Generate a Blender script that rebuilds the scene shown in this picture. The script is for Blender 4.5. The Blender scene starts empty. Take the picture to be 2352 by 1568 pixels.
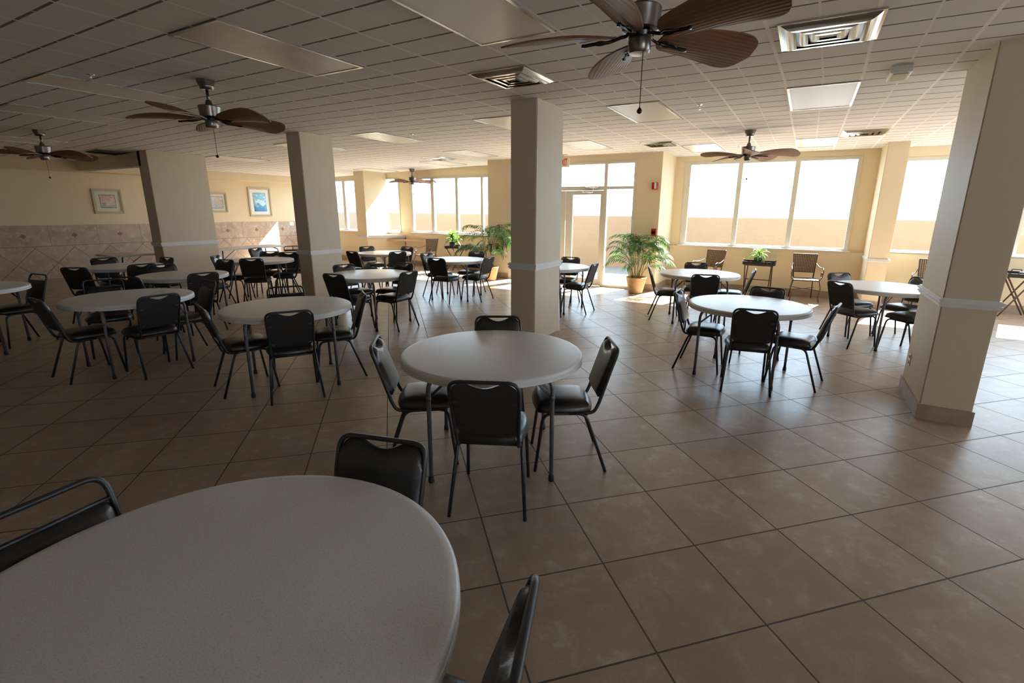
import bpy, bmesh, math, random
from mathutils import Vector, Matrix, noise
PI = math.pi
S = bpy.context.scene
COL = S.collection

# ------------------------------------------------------------------ helpers
def nm(name):
    m = bpy.data.materials.new(name); m.use_nodes = True
    return m, m.node_tree, m.node_tree.nodes, m.node_tree.links, m.node_tree.nodes['Principled BSDF']

def simple(name, col, rough=.5, metal=0., noise_amt=0., noise_scale=8., bump=0., bump_scale=60., spec=.5, coat=0.):
    m, nt, N, L, b = nm(name)
    b.inputs['Base Color'].default_value = (*col, 1); b.inputs['Roughness'].default_value = rough
    b.inputs['Metallic'].default_value = metal; b.inputs['Specular IOR Level'].default_value = spec
    b.inputs['Coat Weight'].default_value = coat
    tc = N.new('ShaderNodeTexCoord')
    if noise_amt:
        n = N.new('ShaderNodeTexNoise'); n.inputs['Scale'].default_value = noise_scale; n.inputs['Detail'].default_value = 5
        L.new(tc.outputs['Object'], n.inputs['Vector'])
        mx = N.new('ShaderNodeMix'); mx.data_type = 'RGBA'
        mx.inputs[6].default_value = (*[c*(1-noise_amt) for c in col], 1)
        mx.inputs[7].default_value = (*[min(1, c*(1+noise_amt)) for c in col], 1)
        L.new(n.outputs['Fac'], mx.inputs[0]); L.new(mx.outputs[2], b.inputs['Base Color'])
    if bump:
        n = N.new('ShaderNodeTexNoise'); n.inputs['Scale'].default_value = bump_scale; n.inputs['Detail'].default_value = 3
        L.new(tc.outputs['Object'], n.inputs['Vector'])
        bp = N.new('ShaderNodeBump'); bp.inputs['Strength'].default_value = bump; bp.inputs['Distance'].default_value = .01
        L.new(n.outputs['Fac'], bp.inputs['Height']); L.new(bp.outputs['Normal'], b.inputs['Normal'])
    return m

class G:
    """little node-graph maker for scalar maths"""
    def __init__(s, nt): s.N, s.L = nt.nodes, nt.links
    def _in(s, n, i, v):
        if isinstance(v, (int, float)): n.inputs[i].default_value = v
        else: s.L.new(v, n.inputs[i])
    def m(s, op, a, b=0., c=None):
        n = s.N.new('ShaderNodeMath'); n.operation = op
        s._in(n, 0, a); s._in(n, 1, b)
        if c is not None: s._in(n, 2, c)
        return n.outputs[0]
    def mix(s, f, a, b):
        n = s.N.new('ShaderNodeMix'); n.data_type = 'RGBA'
        s._in(n, 0, f)
        for i, v in ((6, a), (7, b)):
            if isinstance(v, tuple): n.inputs[i].default_value = (*v, 1)
            else: s.L.new(v, n.inputs[i])
        return n.outputs[2]
    def noise(s, vec, scale, detail=4, rough=.55, dist=0.):
        n = s.N.new('ShaderNodeTexNoise'); n.inputs['Scale'].default_value = scale; n.inputs['Detail'].default_value = detail
        n.inputs['Roughness'].default_value = rough; n.inputs['Distortion'].default_value = dist
        if vec is not None: s.L.new(vec, n.inputs['Vector'])
        return n.outputs['Fac']
    def ramp(s, f, stops):
        n = s.N.new('ShaderNodeValToRGB'); e = n.color_ramp.elements
        while len(e) < len(stops): e.new(.5)
        for k, (p, c) in enumerate(stops):
            e[k].position = p; e[k].color = (*c, 1) if isinstance(c, tuple) else (c, c, c, 1)
        s.L.new(f, n.inputs[0]); return n.outputs['Color']
    def line(s, x, halfw):   # 1 where x (in cells) is within halfw of an integer
        return s.m('GREATER_THAN', s.m('ABSOLUTE', s.m('SUBTRACT', s.m('FRACT', x), .5)), .5-halfw)

def obj(name, bm, mat=None, parent=None, smooth=False, auto=False):
    me = bpy.data.meshes.new(name)
    bmesh.ops.recalc_face_normals(bm, faces=bm.faces)
    bm.to_mesh(me); bm.free()
    if mat is not None:
        for x in (mat if isinstance(mat, (list, tuple)) else [mat]): me.materials.append(x)
    if smooth:
        for p in me.polygons: p.use_smooth = True
        if auto:
            try: me.set_sharp_from_angle(angle=math.radians(40))
            except Exception: pass
    o = bpy.data.objects.new(name, me); COL.objects.link(o)
    if parent is not None: o.parent = parent
    return o

def tag(o, label, cat, group=None, kind=None):
    o['label'] = label; o['category'] = cat
    if group: o['group'] = group
    if kind: o['kind'] = kind
    return o

def thing(name, label, cat, loc=(0, 0, 0), rz=0., group=None):
    o = bpy.data.objects.new(name, None); COL.objects.link(o); o.empty_display_size = .1
    o.location = loc; o.rotation_euler = (0, 0, rz)
    return tag(o, label, cat, group)

def struct(name, bm, mat, parent=None, smooth=False):
    o = obj(name, bm, mat, parent, smooth)
    if parent is None: o['kind'] = 'structure'
    return o

def struct_empty(name):
    o = bpy.data.objects.new(name, None); COL.objects.link(o); o['kind'] = 'structure'; return o

def dup(root, loc, rz, label, group=None):
    r = root.copy(); COL.objects.link(r); r.location = loc; r.rotation_euler = (0, 0, rz); r['label'] = label
    if group: r['group'] = group
    for ch in list(root.children):
        c = ch.copy(); COL.objects.link(c); c.parent = r
        for g in list(ch.children):
            d = g.copy(); COL.objects.link(d); d.parent = c
    return r

def box(bm, x0, x1, y0, y1, z0, z1, mi=0):
    v = [bm.verts.new((x, y, z)) for z in (z0, z1) for y in (y0, y1) for x in (x0, x1)]
    for f in ((0, 1, 3, 2), (4, 6, 7, 5), (0, 4, 5, 1), (2, 3, 7, 6), (0, 2, 6, 4), (1, 5, 7, 3)):
        fc = bm.faces.new([v[i] for i in f]); fc.material_index = mi

def bx(*a, mi=0):
    bm = bmesh.new(); box(bm, *a, mi=mi); return bm

def bevel_all(bm, w, seg=2):
    bmesh.ops.bevel(bm, geom=list(bm.edges), offset=w, segments=seg, affect='EDGES', profile=.5); return bm

def prism(bm, poly, z0, z1):
    a = [bm.verts.new((x, y, z0)) for x, y in poly]; b = [bm.verts.new((x, y, z1)) for x, y in poly]
    bm.faces.new(a[::-1]); bm.faces.new(b)
    n = len(poly)
    for i in range(n): bm.faces.new((a[i], a[(i+1) % n], b[(i+1) % n], b[i]))

def lathe(bm, prof, seg=32, c=(0, 0, 0), cap=True, mi=0):
    rings = []
    for r, z in prof:
        rings.append([bm.verts.new((c[0]+r*math.cos(2*PI*k/seg), c[1]+r*math.sin(2*PI*k/seg), c[2]+z)) for k in range(seg)])
    for a, b in zip(rings, rings[1:]):
        for k in range(seg):
            f = bm.faces.new((a[k], a[(k+1) % seg], b[(k+1) % seg], b[k])); f.material_index = mi
    if cap:
        for R in (rings[0], rings[-1]):
            try: bm.faces.new(R).material_index = mi
            except ValueError: pass

def smooth_path(pts, n=6):
    """Catmull-Rom through pts"""
    P = [Vector(p) for p in pts]; out = []
    for i in range(len(P)-1):
        p0 = P[max(i-1, 0)]; p1 = P[i]; p2 = P[i+1]; p3 = P[min(i+2, len(P)-1)]
        for k in range(n):
            t = k/n
            out.append(.5*((2*p1)+(p2-p0)*t+(2*p0-5*p1+4*p2-p3)*t*t+(3*p1-p0-3*p2+p3)*t**3))
    out.append(P[-1]); return out

def fillet(pts, r, n=4):
    P = [Vector(p) for p in pts]; out = [P[0]]
    for i in range(1, len(P)-1):
        a = (P[i-1]-P[i]); b = (P[i+1]-P[i]); d = min(r, a.length*.49, b.length*.49)
        A = P[i]+a.normalized()*d; B = P[i]+b.normalized()*d
        for k in range(n+1):
            t = k/n; out.append(A*(1-t)**2+P[i]*2*t*(1-t)+B*t*t)
    out.append(P[-1]); return out

def tube(bm, pts, r, seg=8, ry=None, taper=None, mi=0, cap=True, up=None):
    P = [Vector(p) for p in pts]; n = len(P)
    T = [((P[min(i+1, n-1)]-P[max(i-1, 0)]).normalized()) for i in range(n)]
    u = Vector(up) if up is not None else (Vector((0, 0, 1)) if abs(T[0].z) < .9 else Vector((1, 0, 0)))
    a = (u-T[0]*u.dot(T[0])).normalized(); rings = []
    for i in range(n):
        a = (a-T[i]*a.dot(T[i])).normalized(); b = T[i].cross(a)
        s = 1 if taper is None else 1+(taper-1)*i/(n-1)
        rings.append([bm.verts.new(P[i]+a*(math.cos(2*PI*k/seg)*r*s)+b*(math.sin(2*PI*k/seg)*(ry or r)*s)) for k in range(seg)])
    for A, B in zip(rings, rings[1:]):
        for k in range(seg):
            bm.faces.new((A[k], A[(k+1) % seg], B[(k+1) % seg], B[k])).material_index = mi
    if cap:
        bm.faces.new(rings[0]).material_index = mi; bm.faces.new(rings[-1][::-1]).material_index = mi

def tb(pts, r, seg=8, **k):
    bm = bmesh.new(); tube(bm, pts, r, seg, **k); return bm

def lt(prof, seg=32, c=(0, 0, 0), cap=True):
    bm = bmesh.new(); lathe(bm, prof, seg, c, cap); return bm

# ------------------------------------------------------------------ camera
YAW, PITCH, ROLL, F_PX = 0.510408394, 0.249259062, 0.009024865, 1110.73528
fw = Vector((-math.sin(YAW)*math.cos(PITCH), math.cos(YAW)*math.cos(PITCH), -math.sin(PITCH)))
rt = Vector((math.cos(YAW), math.sin(YAW), 0)); upv = rt.cross(fw)
r2 = rt*math.cos(ROLL)+upv*math.sin(ROLL); u2 = upv*math.cos(ROLL)-rt*math.sin(ROLL)
cam = bpy.data.cameras.new('camera'); co = bpy.data.objects.new('camera', cam); COL.objects.link(co)
co.matrix_world = Matrix(((r2.x, u2.x, -fw.x, 0), (r2.y, u2.y, -fw.y, 0), (r2.z, u2.z, -fw.z, 1.64), (0, 0, 0, 1)))
cam.sensor_width = 36; cam.lens = F_PX/2352*36; cam.shift_x = -0.015416; cam.shift_y = -0.007684
cam.clip_start = .05; cam.clip_end = 3000
S.camera = co

# ------------------------------------------------------------------ view, sky, sun
S.view_settings.view_transform = 'Standard'; S.view_settings.look = 'None'; S.view_settings.gamma = 1
S.view_settings.use_curve_mapping = False; S.view_settings.exposure = EXPOSURE = 1.75
W = bpy.data.worlds.new('sky'); S.world = W; W.use_nodes = True
bg = W.node_tree.nodes['Background']; bg.inputs['Color'].default_value = (.64, .81, 1.0, 1); bg.inputs['Strength'].default_value = 2.9
SUN = Vector((.27, 1, .963)).normalized()
sl = bpy.data.lights.new('sun', 'SUN'); so = bpy.data.objects.new('sun', sl); COL.objects.link(so)
so.rotation_euler = SUN.to_track_quat('Z', 'Y').to_euler(); so.location = (2, 20, 18)
sl.energy = 22; sl.angle = math.radians(.53); sl.color = (1, .975, .94)
S.cycles.max_bounces = 10; S.cycles.diffuse_bounces = 7; S.cycles.glossy_bounces = 4
S.cycles.transparent_max_bounces = 16; S.cycles.caustics_reflective = False; S.cycles.caustics_refractive = False
S.cycles.sample_clamp_indirect = 6.0; S.cycles.use_denoising = True

# ------------------------------------------------------------------ dimensions of the room
YW = 11.35          # window wall
YD = 10.20          # door wall, one step further in
XL, XR = -15.2, 7.0
YB = -4.0
OX, OY, CELL = -3.4104, 3.2312, .29877
def ceil_z(x):      # the hung ceiling falls a little towards the far left
    t = min(1., max(0., (-x-8)/7.2)); return 2.798-.2*t

# ------------------------------------------------------------------ materials
def mat_floor():
    m, nt, N, L, b = nm('floor_tile'); g = G(nt)
    tc = N.new('ShaderNodeTexCoord'); mp = N.new('ShaderNodeMapping'); L.new(tc.outputs['Object'], mp.inputs['Vector'])
    mp.vector_type = 'TEXTURE'; mp.inputs['Location'].default_value = (-1.3558, 1.9127, 0)
    mp.inputs['Rotation'].default_value = (0, 0, math.radians(44.807)); mp.inputs['Scale'].default_value = (.50344, .50344, .50344)
    sp = N.new('ShaderNodeSeparateXYZ'); L.new(mp.outputs[0], sp.inputs[0])
    gx = g.line(sp.outputs[0], .0080); gy = g.line(sp.outputs[1], .0080); gr = g.m('MAXIMUM', gx, gy)
    cx = g.m('FLOOR', sp.outputs[0]); cy = g.m('FLOOR', sp.outputs[1])
    cmb = N.new('ShaderNodeCombineXYZ'); L.new(cx, cmb.inputs[0]); L.new(cy, cmb.inputs[1])
    wn = N.new('ShaderNodeTexWhiteNoise'); L.new(cmb.outputs[0], wn.inputs[0])
    off = N.new('ShaderNodeVectorMath'); off.operation = 'MULTIPLY_ADD'; L.new(wn.outputs['Color'], off.inputs[0])
    off.inputs[1].default_value = (30, 30, 30); L.new(mp.outputs[0], off.inputs[2])
    n1 = g.noise(off.outputs[0], 1.6, 6, .62, .6); n2 = g.noise(off.outputs[0], 5.0, 8, .7, .4); n3 = g.noise(off.outputs[0], 60, 3)
    c = g.mix(g.ramp(n1, [(.3, 0.), (.7, 1.)]), (.310, .215, .150), (.400, .300, .218))
    c = g.mix(g.m('MULTIPLY', g.ramp(n2, [(.50, 0.), (.66, 1.)]), g.ramp(n1, [(.38, 0.), (.60, .75)])), c, (.50, .43, .36))
    c = g.mix(g.m('MULTIPLY', n3, .25), c, (.20, .14, .10))
    c = g.mix(g.m('MULTIPLY', wn.outputs['Value'], .14), c, (.17, .11, .08))
    c = g.mix(gr, c, (.055, .042, .033)); L.new(c, b.inputs['Base Color'])
    L.new(g.m('ADD', g.m('MULTIPLY', n2, .14), g.m('MULTIPLY_ADD', gr, .3, .27)), b.inputs['Roughness'])
    bp = N.new('ShaderNodeBump'); bp.inputs['Strength'].default_value = .25; bp.inputs['Distance'].default_value = .004
    L.new(g.m('MULTIPLY_ADD', gr, -1., g.m('MULTIPLY', n2, .25)), bp.inputs['Height']); L.new(bp.outputs[0], b.inputs['Normal'])
    return m

def mat_ceiling():
    m, nt, N, L, b = nm('ceiling_tile'); g = G(nt)
    tc = N.new('ShaderNodeTexCoord'); sp = N.new('ShaderNodeSeparateXYZ'); L.new(tc.outputs['Object'], sp.inputs[0])
    u = g.m('DIVIDE', g.m('SUBTRACT', sp.outputs[0], OX), CELL); v = g.m('DIVIDE', g.m('SUBTRACT', sp.outputs[1], OY), CELL)
    sh = g.m('MULTIPLY', g.m('MINIMUM', g.m('MAXIMUM', g.m('DIVIDE', g.m('ADD', v, 2.), 9.), 0.), 1.), .28)
    u = g.m('SUBTRACT', u, sh)
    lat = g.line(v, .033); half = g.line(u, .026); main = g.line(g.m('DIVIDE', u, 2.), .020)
    n = g.noise(tc.outputs['Object'], 160, 3); n2 = g.noise(tc.outputs['Object'], .7, 2)
    c = g.mix(n2, (.79, .775, .76), (.83, .815, .80)); c = g.mix(g.m('MULTIPLY', n, .3), c, (.72, .71, .70))
    c = g.mix(lat, c, (.14, .135, .13)); c = g.mix(half, c, (.86, .85, .83)); c = g.mix(main, c, (.94, .93, .91))  # lat: shadow line in the tile grooves, painted into the colour as dark stripes
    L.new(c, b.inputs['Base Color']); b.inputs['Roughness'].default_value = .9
    bp = N.new('ShaderNodeBump'); bp.inputs['Strength'].default_value = .5; bp.inputs['Distance'].default_value = .006
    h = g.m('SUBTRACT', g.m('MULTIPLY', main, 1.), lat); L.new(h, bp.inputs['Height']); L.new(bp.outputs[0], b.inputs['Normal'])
    return m

def mat_wainscot():   # lies in the Y-Z plane: straight row on top with small diamond insets, diagonal field below
    m, nt, N, L, b = nm('wall_tile'); g = G(nt)
    tc = N.new('ShaderNodeTexCoord'); sp = N.new('ShaderNodeSeparateXYZ'); L.new(tc.outputs['Object'], sp.inputs[0])
    y, z = sp.outputs[1], sp.outputs[2]
    top = g.m('GREATER_THAN', z, .745)
    ys = g.m('DIVIDE', g.m('SUBTRACT', y, 4.50), .9)
    gt = g.line(ys, .004)
    dy = g.m('ABSOLUTE', g.m('SUBTRACT', g.m('FRACT', ys), .5)); dz = g.m('ABSOLUTE', g.m('SUBTRACT', z, .975))
    dia = g.m('LESS_THAN', g.m('ADD', g.m('MULTIPLY', dy, .9), dz), .052)
    ring = g.m('LESS_THAN', g.m('ADD', g.m('MULTIPLY', dy, .9), dz), .062)
    a = g.m('DIVIDE', g.m('ADD', y, z), .70); c_ = g.m('DIVIDE', g.m('SUBTRACT', y, z), .70)
    gd = g.m('MAXIMUM', g.line(a, .010), g.line(c_, .010))
    band = g.m('LESS_THAN', g.m('ABSOLUTE', g.m('SUBTRACT', z, .745)), .005)
    grt = g.m('MAXIMUM', band, g.m('ADD', g.m('MULTIPLY', gt, top), g.m('MULTIPLY', gd, g.m('SUBTRACT', 1., top))))
    n1 = g.noise(tc.outputs['Object'], 2.4, 7, .65, .9); n2 = g.noise(tc.outputs['Object'], 7, 6, .7, .5)
    col = g.mix(g.ramp(n1, [(.35, 0.), (.65, 1.)]), (.40, .29, .215), (.52, .41, .32))
    col = g.mix(g.ramp(n2, [(.52, 0.), (.72, .7)]), col, (.70, .62, .53))
    col = g.mix(g.m('MULTIPLY', ring, top), col, (.30, .2, .15)); col = g.mix(g.m('MULTIPLY', dia, top), col, (.30, .135, .085))
    col = g.mix(grt, col, (.20, .135, .095)); L.new(col, b.inputs['Base Color']); b.inputs['Roughness'].default_value = .5
    return m

def mat_glass():
    m, nt, N, L, b = nm('window_glass'); N.remove(b); out = N['Material Output']
    t = N.new('ShaderNodeBsdfTransparent'); t.inputs[0].default_value = (.93, .96, .96, 1)
    gl = N.new('ShaderNodeBsdfGlossy'); gl.inputs['Roughness'].default_value = .02
    fr = N.new('ShaderNodeFresnel'); fr.inputs[0].default_value = 1.35
    mx = N.new('ShaderNodeMixShader'); ge = N.new('ShaderNodeNewGeometry'); g = G(nt); L.new(g.m('MULTIPLY', fr.outputs[0], g.m('SUBTRACT', 1., ge.outputs['Backfacing'])), mx.inputs[0]); L.new(t.outputs[0], mx.inputs[1]); L.new(gl.outputs[0], mx.inputs[2])
    L.new(mx.outputs[0], out.inputs[0]); return m

def mat_wood():   # blades lie along +X
    m, nt, N, L, b = nm('fan_blade_wood'); g = G(nt)
    tc = N.new('ShaderNodeTexCoord'); mp = N.new('ShaderNodeMapping'); L.new(tc.outputs['Object'], mp.inputs['Vector']); mp.inputs['Scale'].default_value = (2, 60, 1)
    n = g.noise(mp.outputs[0], 2.5, 6, .7, .3); w = N.new('ShaderNodeTexWave'); w.bands_direction = 'Y'; w.inputs['Scale'].default_value = 14; w.inputs['Distortion'].default_value = 1.2
    L.new(tc.outputs['Object'], w.inputs['Vector'])
    c = g.mix(n, (.14, .060, .029), (.31, .145, .072)); c = g.mix(g.m('MULTIPLY', w.outputs['Fac'], .35), c, (.10, .042, .020))
    L.new(c, b.inputs['Base Color']); b.inputs['Roughness'].default_value = .5
    bp = N.new('ShaderNodeBump'); bp.inputs['Strength'].default_value = .3; bp.inputs['Distance'].default_value = .004; L.new(w.outputs['Fac'], bp.inputs['Height']); L.new(bp.outputs[0], b.inputs['Normal'])
    return m

def mat_leaf(name, c0, c1):
    m, nt, N, L, b = nm(name); g = G(nt); out = N['Material Output']
    tc = N.new('ShaderNodeTexCoord'); n = g.noise(tc.outputs['Object'], 9, 3); c = g.mix(g.ramp(n, [(.35, 0.), (.65, 1.)]), c0, c1)
    L.new(c, b.inputs['Base Color']); b.inputs['Roughness'].default_value = .38
    tr = N.new('ShaderNodeBsdfTranslucent'); L.new(c, tr.inputs[0]); mx = N.new('ShaderNodeMixShader'); mx.inputs[0].default_value = .38
    L.new(b.outputs[0], mx.inputs[1]); L.new(tr.outputs[0], mx.inputs[2]); L.new(mx.outputs[0], out.inputs[0]); return m

def mat_tabletop():
    m, nt, N, L, b = nm('table_plastic'); g = G(nt)
    tc = N.new('ShaderNodeTexCoord'); n = g.noise(tc.outputs['Object'], 220, 2); n2 = g.noise(tc.outputs['Object'], 5, 4)
    c = g.mix(g.ramp(n, [(.36, 0.), (.46, 1.)]), (.56, .555, .55), (.68, .68, .675)); c = g.mix(g.m('MULTIPLY', n2, .25), c, (.58, .56, .53))
    L.new(c, b.inputs['Base Color']); b.inputs['Roughness'].default_value = .36
    bp = N.new('ShaderNodeBump'); bp.inputs['Strength'].default_value = .12; bp.inputs['Distance'].default_value = .002; L.new(n, bp.inputs['Height']); L.new(bp.outputs[0], b.inputs['Normal'])
    return m

def mat_picture(name, stops, scale, dist, seed):
    m, nt, N, L, b = nm(name); g = G(nt)
    tc = N.new('ShaderNodeTexCoord'); mp = N.new('ShaderNodeMapping'); L.new(tc.outputs['Object'], mp.inputs['Vector']); mp.inputs['Location'].default_value = (seed, seed*2, 0)
    n = g.noise(mp.outputs[0], scale, 6, .6, dist); sp = N.new('ShaderNodeSeparateXYZ'); L.new(tc.outputs['Object'], sp.inputs[0])
    L.new(g.ramp(g.m('MULTIPLY_ADD', sp.outputs[2], .9, n), stops), b.inputs['Base Color']); b.inputs['Roughness'].default_value = .15; return m

M = {}
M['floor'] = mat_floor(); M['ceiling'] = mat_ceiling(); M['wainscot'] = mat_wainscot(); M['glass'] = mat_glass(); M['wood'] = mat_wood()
M['table'] = mat_tabletop()
M['wall'] = simple('cream_wall_paint', (.74, .62, .42), .75, noise_amt=.03, noise_scale=2, bump=.08, bump_scale=180)
M['pillar'] = simple('beige_pillar_paint', (.62, .535, .41), .6, noise_amt=.04, noise_scale=3, bump=.06, bump_scale=200)
M['trim'] = simple('white_trim_paint', (.74, .73, .74), .4)
M['baseb'] = simple('stone_base_tile', (.36, .27, .20), .45, noise_amt=.35, noise_scale=9)
M['frame'] = simple('window_frame_paint', (.62, .60, .52), .4)
M['black'] = simple('black_metal', (.017, .017, .019), .38, spec=.6)
M['vinyl'] = simple('black_vinyl', (.011, .011, .012), .33, spec=.7, bump=.1, bump_scale=120)
M['fabric'] = simple('black_back_cloth', (.020, .018, .018), .85, noise_amt=.4, noise_scale=300)
M['screw'] = simple('screw_steel', (.6, .6, .6), .3, 1.)
M['leg'] = simple('grey_leg_metal', (.15, .15, .16), .38, .55)
M['rubber'] = simple('black_rubber', (.012, .012, .012), .6)
M['steel'] = simple('brushed_steel', (.21, .185, .165), .28, 1., noise_amt=.08, noise_scale=60)
M['iron'] = simple('dark_iron', (.05, .045, .045), .25, 1.)
M['chrome'] = simple('vent_aluminium', (.80, .80, .78), .12, 1.)
M['dark'] = simple('vent_shadow_gap', (.02, .02, .022), .7)
M['diff'] = simple('acrylic_diffuser', (.80, .77, .70), .35, noise_amt=.04, noise_scale=200)
M['stain'] = simple('stained_diffuser', (.66, .60, .49), .35, noise_amt=.28, noise_scale=3.2)
M['lframe'] = simple('light_frame_metal', (.62, .61, .60), .22, .8)
M['white'] = simple('white_plastic', (.75, .74, .72), .4)
M['cane'] = simple('palm_cane', (.22, .20, .09), .6, noise_amt=.3, noise_scale=20)
M['palm'] = mat_leaf('palm_leaf', (.028, .085, .016), (.075, .17, .028))
M['drac'] = mat_leaf('broad_leaf', (.05, .16, .025), (.22, .36, .05))
M['pot'] = simple('tan_ribbed_pot', (.60, .37, .17), .55, noise_amt=.08, noise_scale=10)
M['soil'] = simple('soil', (.03, .02, .013), .9, noise_amt=.4, noise_scale=40)
M['potg'] = simple('green_glazed_pot', (.045, .06, .045), .3, noise_amt=.3, noise_scale=14)
M['wicker'] = simple('brown_woven_cane', (.075, .036, .019), .45, noise_amt=.4, noise_scale=80)
M['brown'] = simple('dark_brown_wood', (.055, .024, .014), .4, noise_amt=.25, noise_scale=20)
M['tray'] = simple('black_lacquer', (.02, .018, .017), .3)
M['motif'] = simple('painted_flowers', (.26, .17, .09), .4)
M['red'] = simple('alarm_red', (.42, .012, .014), .4)
M['exitw'] = simple('exit_sign_face', (.80, .74, .60), .4)
M['exitr'] = simple('exit_letter_red', (.62, .02, .015), .4)
M['pframe'] = simple('picture_frame_wood', (.48, .42, .28), .4, noise_amt=.1, noise_scale=30)
M['mat'] = simple('picture_mount', (.62, .62, .50), .5)
M['matw'] = simple('picture_mount_white', (.80, .80, .76), .5)
M['counter'] = simple('desk_laminate', (.62, .43, .27), .35)
M['stucco'] = simple('orange_stucco', (.205, .14, .092), .9, noise_amt=.06, noise_scale=4, bump=.5, bump_scale=25)
M['sand'] = simple('white_sand', (.20, .20, .20), .95, noise_amt=.12, noise_scale=2.5, bump=.5, bump_scale=3)
M['patio'] = simple('patio_paving', (.12, .11, .10), .9, noise_amt=.15, noise_scale=3)
M['grass'] = simple('dune_grass', (.26, .25, .13), .8, noise_amt=.3, noise_scale=3)
M['sea'] = simple('sea_water', (.16, .30, .38), .25)
M['oldwood'] = simple('weathered_timber', (.25, .21, .18), .8)

# ------------------------------------------------------------------ room shell
bm = bmesh.new(); box(bm, XL-.2, XR+.2, YB-.2, YW+.2, -.12, 0); struct('floor', bm, M['floor'])
bm = bmesh.new()
xs = [XR+.2, -8.0, XL-.2]; zt = [ceil_z(x) for x in xs]
for (xa, za), (xb, zb) in zip(zip(xs, zt), list(zip(xs, zt))[1:]):
    lo = [bm.verts.new(p) for p in ((xa, YB-.2, za), (xb, YB-.2, zb), (xb, YW+.3, zb), (xa, YW+.3, za))]
    hi = [bm.verts.new((v.co.x, v.co.y, v.co.z+.12)) for v in lo]
    bm.faces.new(lo); bm.faces.new(hi)
    for k in range(4): bm.faces.new((lo[k], lo[(k+1) % 4], hi[(k+1) % 4], hi[k]))
bmesh.ops.remove_doubles(bm, verts=bm.verts, dist=1e-4)
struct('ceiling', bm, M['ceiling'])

def wall_holes(name, x0, x1, y0, y1, z0, z1, holes, mat, axis='x'):
    """wall box along X (or Y) with rectangular openings (a0,a1,zb,zt)"""
    A = sorted({x0, x1, *[h[0] for h in holes], *[h[1] for h in holes]}) if axis == 'x' else sorted({y0, y1, *[h[0] for h in holes], *[h[1] for h in holes]})
    bm = bmesh.new()
    for a, b in zip(A, A[1:]):
        mid = (a+b)/2; hs = sorted([(h[2], h[3]) for h in holes if h[0] <= mid <= h[1]]); z = z0
        for hb, ht in hs+[(z1, z1)]:
            if hb > z+1e-4:
                if axis == 'x': box(bm, a, b, y0, y1, z, hb)
                else: box(bm, x0, x1, a, b, z, hb)
            z = ht
    return struct(name, bm, mat)

ZT = 2.86
WA = (-2.45, .76, .92, 2.68); WB = (1.38, 4.9, .95, 2.62)
WL = (-10.42, -7.02, .96, 2.55); WL2 = (-11.95, -10.85, .96, 2.56); WL3 = (-14.95, -12.2, .94, 2.55)
wall_holes('wall_front_right', -2.66, XR, YW, YW+.18, 0, ZT, [WA, WB], M['wall'])
wall_holes('wall_front_left', XL, -6.86, YW, YW+.18, 0, ZT, [WL, WL2, WL3], M['wall'])
wall_holes('wall_door', -6.86, -2.66, YD, YD+.18, 0, ZT, [(-6.28, -3.19, 0, 2.65)], M['wall'])
struct('wall_return_right', bx(-2.84, -2.66, YD+.18, YW+.18, 0, ZT), M['wall'])
struct('wall_return_left', bx(-6.86, -6.68, YD+.18, YW+.18, 0, ZT), M['wall'])
struct('wall_left', bx(XL-.15, XL, YB, YW+.18, 0, ZT), M['wall'])
wall_holes('wall_back', XL, XR, YB-.18, YB, 0, ZT, [], M['wall'])
wall_holes('wall_right', XR, XR+.18, YB, YW+.18, 0, ZT, [(-3.0, -.6, .9, 2.65), (5.2, 10.9, .9, 2.65)], M['wall'], axis='y')  # unseen openings, added and sized to let daylight into the near room
# the low ledge in front of the window walls
struct('trim_1', bx(-2.66, 1.02, YW-.08, YW, 0, .905), M['wall'])
struct('trim_2', bx(1.32, XR, YW-.08, YW, 0, .93), M['wall'])
struct('trim_3', bx(-10.6, -6.86, YW-.08, YW, 0, .945), M['wall'])
# soffit and header on the left, tiled wainscot
struct('trim_4', bx(XL, -14.5, YB, YW, 2.42, 2.70), M['wall'])
hb = bx(XL, -11.6, 5.03, 5.22, 2.43, 2.74); struct('trim_5', hb, M['wall'])
bm = bmesh.new(); box(bm, XL+.05, -11.62, 5.05, 5.07, 2.415, 2.43); box(bm, XL+.6, -11.62, 5.15, 5.17, 2.415, 2.43); struct('trim_6', bm, M['trim'])
struct('trim_7', bx(XL, XL+.012, YB, YW, 0, 1.215), M['wainscot'])
# baseboards
struct('baseboard_front_right', bx(-2.66, 1.02, YW-.095, YW-.08, 0, .13), M['baseb'])
struct('baseboard_front_far_right', bx(1.32, XR, YW-.095, YW-.08, 0, .13), M['baseb'])
struct('baseboard_front_left', bx(-10.55, -6.86, YW-.095, YW-.08, 0, .13), M['baseb'])
struct('baseboard_front_far_left', bx(XL, -11.75, YW-.015, YW, 0, .13), M['baseb'])
bm = bmesh.new(); box(bm, -6.875, -6.28, YD-.015, YD, 0, .13); struct('baseboard_door_left', bm, M['baseb'])
bm = bmesh.new(); box(bm, -3.19, -2.645, YD-.015, YD, 0, .13); box(bm, -2.66, -2.645, YD, YW-.095, 0, .13); struct('baseboard_door_right', bm, M['baseb'])

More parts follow.
